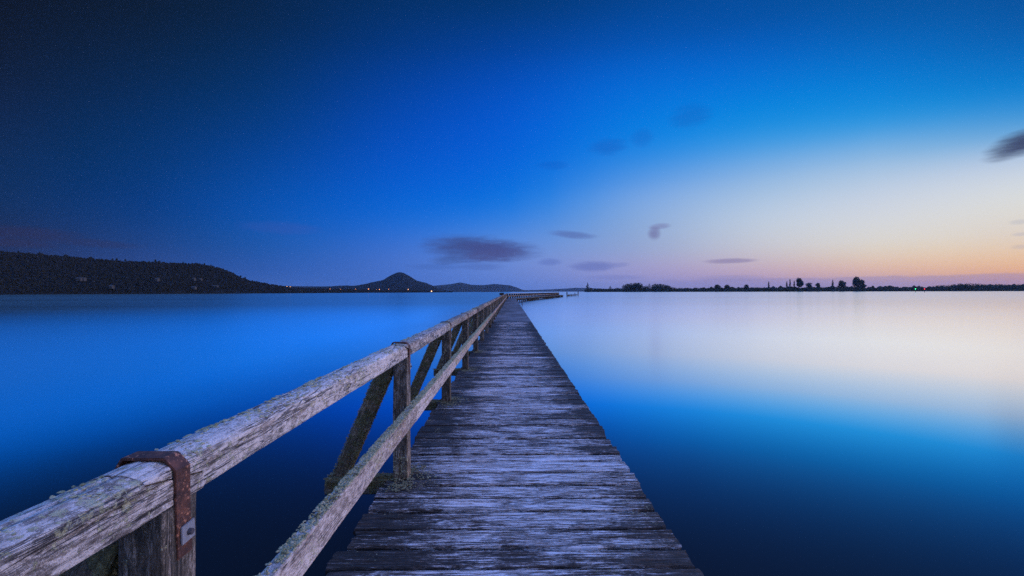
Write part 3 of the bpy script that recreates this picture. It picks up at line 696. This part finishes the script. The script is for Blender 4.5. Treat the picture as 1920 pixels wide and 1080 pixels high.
rl = [timber('rail', RL, RW, RH, 14, 10, 43 + i, rad=.02, groove=.002, und=.004, topround=.008, shape=lap_both(RL)) for i in range(2)]
JY = P1 - .11                            # where each lap starts, just before its post
part('rail', r0, M_rail, TR(RX, JY + .20 - 3.0, RTOP - RH / 2) @ alongY)
for i in range(NB):
    ys = JY + BAY * i; me = r1 if i == 0 else (rv[i % 3] if i < 7 else rl[i % 2])
    tilt = (rise(ys + BAY) - rise(ys)) / BAY
    part('rail', me, M_rail, TR(RX + rnd.uniform(-.004, .004) * (i > 0), ys, RTOP - RH / 2 + rise(ys) + rnd.uniform(-.004, .003) * (i > 0)) @ Matrix.Rotation(tilt, 4, 'X') @ alongY)
# mid rails
MX, MW, MH, MTOP = -.803, .056, .132, .578
m0 = timber('mid_rail', BAY, MW, MH, 520, 70, 61, rad=.008, groove=.0014, und=.004, end=.002)
mv = [timber('mid_rail', BAY, MW, MH, 170, 34, 62 + i, rad=.008, groove=.0014, und=.004) for i in range(3)]
ml = [timber('mid_rail', BAY, MW, MH, 12, 8, 66, rad=.008, groove=.001, und=.004)]
for i in range(-1, NB):
    ys = P1 + BAY * i + .004; me = m0 if i < 1 else (mv[i % 3] if i < 7 else ml[0])
    part('mid_rail', me, M_mid, TR(MX + rnd.uniform(-.003, .003), ys, MTOP - MH / 2 + rise(ys) + rnd.uniform(-.006, .006) * (i > 2)) @ alongY)
# posts (local x up)
upM = Matrix.Rotation(R(-90), 4, 'Y')    # local x -> up, local z -> -x
PH = RTOP - RH + .001
PX = -.893
pn = timber('post', PH, .118, .118, 330, 70, 71, rad=.008, groove=.0026, und=.004)
pv = [timber('post', PH, .118, .118, 110, 34, 72 + i, rad=.008, groove=.002, und=.004) for i in range(3)]
pl = [timber('post', PH, .118, .118, 8, 8, 76, rad=.008, groove=.002, und=.004)]
# braces
def brace_M(y, flip=0):
    a = Vector((-1.40, y, .0)); b = Vector((-.985, y, RTOP - RH - .01)); d_ = (b - a)
    ang = math.atan2(d_.z, d_.x)
    return a, d_.length, Matrix.Rotation(-ang, 4, 'Y')
_, BL, BR = brace_M(0)
bn = timber('brace', BL, .105, .125, 260, 60, 81, rad=.014, groove=.004, und=.007)
bv = [timber('brace', BL, .105, .125, 100, 30, 82 + i, rad=.014, groove=.004, und=.007) for i in range(2)]
bl = [timber('brace', BL, .105, .12, 6, 8, 85, rad=.012, groove=.002, und=.003)]
# beams: outer end at deck level, notched down under the planks
def notch(x, y, z): return x, y, np.where((x > .60) & (z > .0), -.006, z)
be = timber('beam', 2.5, .13, .12, 200, 44, 91, rad=.018, groove=.004, und=.006, shape=notch, end=.02)
bel = timber('beam', 2.5, .13, .12, 30, 10, 92, rad=.018, groove=.002, und=.004, shape=notch)
# iron strap over the rail
def strap_mesh(detail=True):
    t = .007; W = .052
    prof_ = [(-.077, .84), (-.077, 1.058), (-.056, RTOP + .009), (.050, RTOP + .009), (.080, 1.060), (.078, .965), (.077, .832)]   # lateral offset from RX (towards deck positive), z
    pin = []
    n = len(prof_)
    for i, (x, z) in enumerate(prof_):
        p = Vector((x, z)); a = Vector(prof_[max(0, i - 1)]); b = Vector(prof_[min(n - 1, i + 1)])
        d1 = (p - a).normalized() if i else (b - p).normalized(); d2 = (b - p).normalized() if i < n - 1 else d1
        nn = Vector((d1.y + d2.y, -d1.x - d2.x)).normalized(); pin.append(p + nn * t / max(.5, nn.dot(Vector((d1.y, -d1.x)).normalized())))
    V = []
    for s in (-W / 2, W / 2):
        for k_, ((x, z), q) in enumerate(zip(prof_, pin)): V += [(x, s + (.013, .004)[n - 1 - k_] if k_ > n - 3 else s, z), (q.x, s + (.013, .004)[n - 1 - k_] if k_ > n - 3 else s, q.y)]
    Fc = []; o = 2 * n
    for i in range(n - 1):
        a = 2 * i; Fc += [(a, a + 2, a + 3, a + 1), (o + a, o + a + 1, o + a + 3, o + a + 2), (a, o + a, o + a + 2, a + 2), (a + 1, a + 3, o + a + 3, o + a + 1)]
    Fc += [(0, 1, o + 1, o), (2 * n - 2, o + 2 * n - 2, o + 2 * n - 1, 2 * n - 1)]
    import bmesh
    bm = bmesh.new(); vs_ = [bm.verts.new(v) for v in V]; bm.faces.new
    for f in Fc: bm.faces.new([vs_[i] for i in f])
    bmesh.ops.recalc_face_normals(bm, faces=bm.faces)
    if detail: bmesh.ops.bevel(bm, geom=bm.edges[:], offset=.0014, segments=2, affect='EDGES')
    me = bpy.data.meshes.new('strap'); bm.to_mesh(me); bm.free(); return me
st_n, st_f = strap_mesh(True), strap_mesh(False)
import bmesh
def plate_mesh():
    bm = bmesh.new(); bmesh.ops.create_cube(bm, size=1); 
    for v in bm.verts: v.co = Vector((v.co.x * .005, v.co.y * .047, v.co.z * .047))
    bmesh.ops.bevel(bm, geom=bm.edges[:], offset=.0012, segments=2, affect='EDGES')
    me = bpy.data.meshes.new('washer_plate'); bm.to_mesh(me); bm.free(); return me
def bolt_mesh():
    bm = bmesh.new(); bmesh.ops.create_cone(bm, cap_ends=True, segments=20, radius1=.0085, radius2=.0075, depth=.012)
    bmesh.ops.bevel(bm, geom=[e for e in bm.edges], offset=.001, segments=2, affect='EDGES')
    bmesh.ops.rotate(bm, verts=bm.verts, cent=(0, 0, 0), matrix=Matrix.Rotation(R(90), 3, 'Y'))
    me = bpy.data.meshes.new('bolt'); bm.to_mesh(me); bm.free(); return me
pm, bo = plate_mesh(), bolt_mesh()
for i, yp in enumerate(posts):
    r = rise(yp); far = i > 7
    me = pn if i in (1, 2) else (pv[i % 3] if not far else pl[0])
    part('post', me, M_post, TR(PX, yp, r) @ RZ(rnd.uniform(-.02, .02) * (i > 2)) @ upM)
    mb = bn if i in (1, 2) else (bv[i % 2] if not far else bl[0])
    part('brace', mb, M_brace, TR(-1.40, yp + .02 + rnd.uniform(-.01, .01), .0 + r) @ RZ(rnd.uniform(-.02, .02)) @ BR)
    part('beam', be if not far else bel, M_brace, TR(-1.50, yp, -.062 + r))
    s = part('strap', st_n if i < 4 else st_f, M_rust, TR(RX, yp + .001, r))
    if i < 8:
        part('washer_plate', pm, M_galv, TR(.0805, .016, .890) @ Matrix.Rotation(R(1), 4, 'Y') @ Matrix.Rotation(R(4), 4, 'X'), parent=s)
        part('bolt', bo, M_bolt, TR(.087, .017, .890), parent=s)
# piles under the straight part and the arm
pile = timber('pile', 2.2, .26, .26, 12, 14, 96, rad=.11, groove=.004, und=.01)
left_V, left_F = [], []
vv = np.empty(len(pile.vertices) * 3); pile.vertices.foreach_get('co', vv); vv = vv.reshape(-1, 3); pf = [list(p.vertices) for p in pile.polygons]
def merge(M):
    b = len(left_V)
    for v in vv: left_V.append(tuple(M @ Vector(v)))
    for f in pf: left_F.append([b + k for k in f])
for i, yp in enumerate(posts):
    part('pile', pile, M_pile, TR(.72, yp, WATER - 1.55) @ upM); merge(TR(-.72, yp, WATER - 1.55) @ upM)
pa_ = timber('post', PH, .26, .24, 8, 8, 76, rad=.012, groove=.002, und=.004); ba_ = timber('brace', BL, .24, .24, 6, 8, 85, rad=.012, groove=.002, und=.003)
for i in range(NA + 1):
    part('pile', pile, M_pile, armM(i * BAY, .80 + rnd.uniform(-.05, .05), WATER - 1.6) @ upM); merge(armM(i * BAY, -.72, WATER - 1.6) @ upM)
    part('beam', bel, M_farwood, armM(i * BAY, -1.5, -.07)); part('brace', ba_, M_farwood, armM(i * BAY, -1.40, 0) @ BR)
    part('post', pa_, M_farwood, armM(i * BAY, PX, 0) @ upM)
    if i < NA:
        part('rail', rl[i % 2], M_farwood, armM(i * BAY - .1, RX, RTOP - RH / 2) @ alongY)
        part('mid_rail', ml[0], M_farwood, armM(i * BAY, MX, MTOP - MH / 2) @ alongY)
part('pile_row', mesh_np('pile_row', left_V, left_F), M_pile, TR(0, 0, 0), kind='stuff')
# cross cap under the arm, below its beams
for i in range(0, NA + 1, 1):
    part('pile_cap', boxes('pile_cap', [((0, 0, 0), (2.3, .2, .2), 0)]) if i == 0 else cap.data, M_pile, armM(i * BAY, 0, -.34)) if i else None
    if i == 0: cap = part('pile_cap', boxes('pile_cap', [((0, 0, 0), (2.3, .2, .2), 0)]), M_pile, armM(0, 0, -.34))

# leaning pile beside the straight part, near the bend
lp = timber('leaning_pile', 2.6, .16, .16, 14, 12, 97, rad=.07, groove=.004)
tag(link('leaning_pile', lp, M_pile, None, TR(1.85, 84, WATER - 1.6) @ Matrix.Rotation(R(6), 4, 'Y') @ upM), 'thin dark pile leaning in the water beside the deck before the bend', 'pile')
# board by the bend
bd = bpy.data.objects.new('board_sign', None); C.objects.link(bd); bd.location = (-2.0, LEND - 1, WATER); tag(bd, 'dark blank board on a pile outside the railing at the bend of the jetty', 'sign')
link('board', boxes('board', [((0, 0, 0), (.95, .08, .52), 0)], jit=.01), M_pile, bd, TR(0, -.14, 1.86)); link('pile', timber('pile', 2.9, .2, .2, 10, 12, 3, rad=.08), M_pile, bd, TR(0, 0, -1) @ upM)
# ruined piles beyond the end
stub = 0; GRP = 'ruined piles standing beyond the end of the jetty'
for px, yt, Yy, wd in [(1063.5,547.6,214,.5),(1066,552,218,.4),(1068.5,552,224,.4),(1071,551.5,228,.4),(1073,551.8,234,.35),(1075.5,551.2,238,.35),(1078,548.8,243,.3),(1080,551,246,.35),(1083.8,546.6,252,.45)]:
    p = at(px, yt, Yy); hh = p.z - (WATER - 1)
    lab = {1063.5: 'thick upright ruined pile just past the end of the jetty', 1083.8: 'tallest ruined pile, farthest out from the jetty end', 1078: 'thin upright ruined pile beside the farthest tall one'}.get(px, '%s short broken pile stub going outward from the thick upright one' % ORD[stub]); stub += lab.startswith(ORD[stub])
    o = link('ruined_pile', timber('ruined_pile', hh, wd, wd, 8, 10, int(px), rad=wd * .4, groove=.006), M_pile, None, TR(p.x, Yy, WATER - 1) @ Matrix.Rotation(R(rnd.uniform(-3, 3)), 4, 'Y') @ upM)
    tag(o, lab, 'pile', GRP)
a = at(1064, 554, 216); b = at(1084, 552.6, 252); d_ = b - a
o = link('fallen_beam', timber('fallen_beam', d_.length, .3, .3, 30, 10, 5, rad=.05, groove=.01, und=.05), M_pile, None, TR(*a) @ d_.to_track_quat('X', 'Z').to_matrix().to_4x4()); tag(o, 'long dark beam left lying along the ruined piles', 'beam')

# ------------------------------------------------------------------ lichen and moss growing on the near timbers
def crust(V, Fc, c, nrm, r, h, rs):
    b = len(V); n = 7; a = nrm.orthogonal().normalized(); b_ = nrm.cross(a); ph = rs.uniform(0, 6)
    V.append(tuple(c + nrm * h * rs.uniform(.3, 1)))
    for ring, (k, hh) in enumerate(((.55, 1.), (1., .15))):
        for i in range(n):
            an = ph + 6.283 * i / n; q = r * k * rs.uniform(.6, 1.3)
            V.append(tuple(c + (a * math.cos(an) + b_ * math.sin(an)) * q + nrm * (h * hh * rs.uniform(.5, 1.2))))
    for i in range(n):
        j = (i + 1) % n; Fc.append((b, b + 1 + i, b + 1 + j)); Fc.append((b + 1 + i, b + 1 + n + i, b + 1 + n + j, b + 1 + j))
def scatter(name, m, n, fn, seed, r=(.003, .010), h=(.002, .005), clump=7, spread=.03, parent=None, M=None):
    rs = random.Random(seed); V, Fc = [], []
    for _ in range(n // clump):
        u, v = rs.random(), rs.random()
        for k in range(clump):
            c, nr = fn(u, v, rs, spread)
            if c is not None: crust(V, Fc, c, nr, rs.uniform(*r), rs.uniform(*h), rs)
    return part(name, mesh_np(name, V, Fc), m, TR(0, 0, 0), kind='stuff')
UP = Vector((0, 0, 1)); RT = Vector((1, 0, 0)); FR = Vector((0, -1, 0)); LF = Vector((-1, 0, 0))
def mid_top(y0, L):
    def f(u, v, rs, sp):
        yy = y0 + L * u + rs.gauss(0, sp); xx = MX + (v - .5) * MW * .95 + rs.gauss(0, .01); xx = min(MX + MW * .46, max(MX - MW * .5, xx))
        return Vector((xx, yy, MTOP + rise(yy) + .002 + rs.uniform(-.002, .002))), UP
    return f
def mid_side(y0, L):
    def f(u, v, rs, sp): return Vector((MX + MW / 2 - .002, y0 + L * u + rs.gauss(0, sp), MTOP + rise(y0 + L * u) - .01 - abs(rs.gauss(0, .03)) - v * .05)), RT
    return f
def top_top(y0, L):
    def f(u, v, rs, sp):
        yy = y0 + L * u + rs.gauss(0, sp); q = max(-.45, min(.45, (v - .5) + rs.gauss(0, .12)))
        return Vector((RX + q * RW, yy, RTOP - .0135 * (2 * q) ** 2 + rise(yy) - .001)), UP
    return f
def top_side(y0, L):
    def f(u, v, rs, sp):
        zz = RTOP - .02 - .05 * v + rs.gauss(0, .012); return Vector((RX + RW / 2 - .001, y0 + L * u + rs.gauss(0, sp), max(RTOP - .10, min(RTOP - .015, zz)))), RT
    return f
for i in range(7):
    y0 = P1 + BAY * (i - 0); dn = (1, .9, .7, .5, .4, .3, .3)[i]; big = 1 + .35 * i
    scatter('lichen', M_lichen, int(2300 * dn), mid_top(y0, BAY), 200 + i, (.0028 * big, .0085 * big), (.002, .0065), 8, .03)
    scatter('lichen', M_lichen, int(260 * dn), mid_side(y0, BAY), 220 + i, (.003 * big, .007 * big), (.001, .003), 7, .03)
    scatter('lichen', M_lichen, int(520 * dn), top_top(y0, BAY), 240 + i, (.003 * big, .010 * big), (.001, .004), 9, .03)
scatter('lichen', M_lichen, 260, top_side(P1 + .25, 1.1), 260, (.003, .009), (.001, .003), 13, .022)
scatter('lichen', M_lichen, 80, top_side(P1 + 1.2, 1.3), 261, (.003, .010), (.001, .003), 8, .02)
scatter('lichen', M_lichen, 240, top_top(.2, P1 - .3), 262, (.002, .007), (.001, .003), 9, .02)
# moss on braces: short tufts standing off the surface
def tufts(name, fn, n, seed, s=.008):
    rs = random.Random(seed); V, Fc = [], []
    for _ in range(n):
        c, nr = fn(rs); a = nr.orthogonal().normalized(); a.rotate(Matrix.Rotation(rs.uniform(0, 6.28), 3, nr)); b = len(V); q = s * rs.uniform(.5, 1.5)
        V += [tuple(c - a * q * .5 - nr * .002), tuple(c + a * q * .5 - nr * .002), tuple(c + (nr + a * rs.uniform(-.6, .6) + Vector((0, 0, rs.uniform(-.6, .3)))) * q)]; Fc.append((b, b + 1, b + 2))
    return part(name, mesh_np(name, V, Fc, False), M_moss, TR(0, 0, 0), kind='stuff')
for i in range(1, 6):
    yp = posts[i]; a = Vector((-1.40, yp + .02, rise(yp))); b = Vector((-.985, yp + .02, RTOP - RH - .01)); d_ = b - a; ax = d_.normalized(); nn = Vector((-ax.z, 0, ax.x))
    def fb(rs, a=a, d_=d_, nn=nn):
        t = rs.random() ** .8; f = rs.randrange(4); p = a + d_ * t
        if f == 0: return p + FR * .0525 + nn * rs.uniform(-.06, .06), FR
        if f == 1: return p + nn * .062 + FR * rs.uniform(-.05, .05), nn
        if f == 2: return p - nn * .062 + FR * rs.uniform(-.05, .05), -nn
        return p + RT * .05 + nn * 0 + FR * rs.uniform(-.05, .05), -nn
    tufts('moss', fb, 2600 if i < 4 else 1200, 300 + i, .007 + .001 * i)
    def fbeam(rs, yp=yp):
        x = rs.uniform(-1.5, -.96); return Vector((x, yp + rs.uniform(-.065, .065), rise(yp) - .004)), UP
    tufts('moss', fbeam, 1600, 320 + i, .009)
    def fb2(rs, yp=yp):
        return Vector((rs.uniform(-1.49, -.98), yp - .066, rise(yp) - rs.uniform(0, .07))), FR
    tufts('moss', fb2, 700, 330 + i, .008)
    def deckfoot(u, v, rs, sp, yp=yp):
        return Vector((-.98 + abs(rs.gauss(0, .12)) + u * .1, yp + (v - .5) * .5 + rs.gauss(0, .03), rise(yp) + .001)), UP
    scatter('lichen', M_dlichen, 420, deckfoot, 340 + i, (.003, .011), (.001, .005), 7, .03)
    scatter('lichen', M_lichen, 80, deckfoot, 350 + i, (.003, .009), (.001, .004), 9, .03)
    def beamc(u, v, rs, sp, yp=yp): return Vector((-1.48 + u * .5 + rs.gauss(0, .03), yp + (v - .5) * .12, rise(yp) - .002)), UP
    scatter('lichen', M_dlichen, 260, beamc, 360 + i, (.005, .014), (.004, .012), 6, .03)

# ------------------------------------------------------------------ air
HZ = 220.
V = [(x, y, z) for x in (-12600, 12600) for y in (-12600, 12600) for z in (WATER - 1, HZ)]
me = mesh_np('haze', V, [(0,1,3,2),(4,6,7,5),(0,4,5,1),(2,3,7,6),(0,2,6,4),(1,5,7,3)], False)
hm = bpy.data.materials.new('air'); hm.use_nodes = True; ht = NT(hm.node_tree); ht.n.clear(); ho = ht.new('ShaderNodeOutputMaterial'); pv_ = ht.new('ShaderNodeVolumePrincipled')
pv_.inputs['Color'].default_value = (.45, .68, 1, 1); pv_.inputs['Density'].default_value = 2.4e-5; pv_.inputs['Anisotropy'].default_value = .2
ht.l.new(pv_.outputs[0], ho.inputs['Volume'])
tag(link('haze', me, hm), kind='stuff')
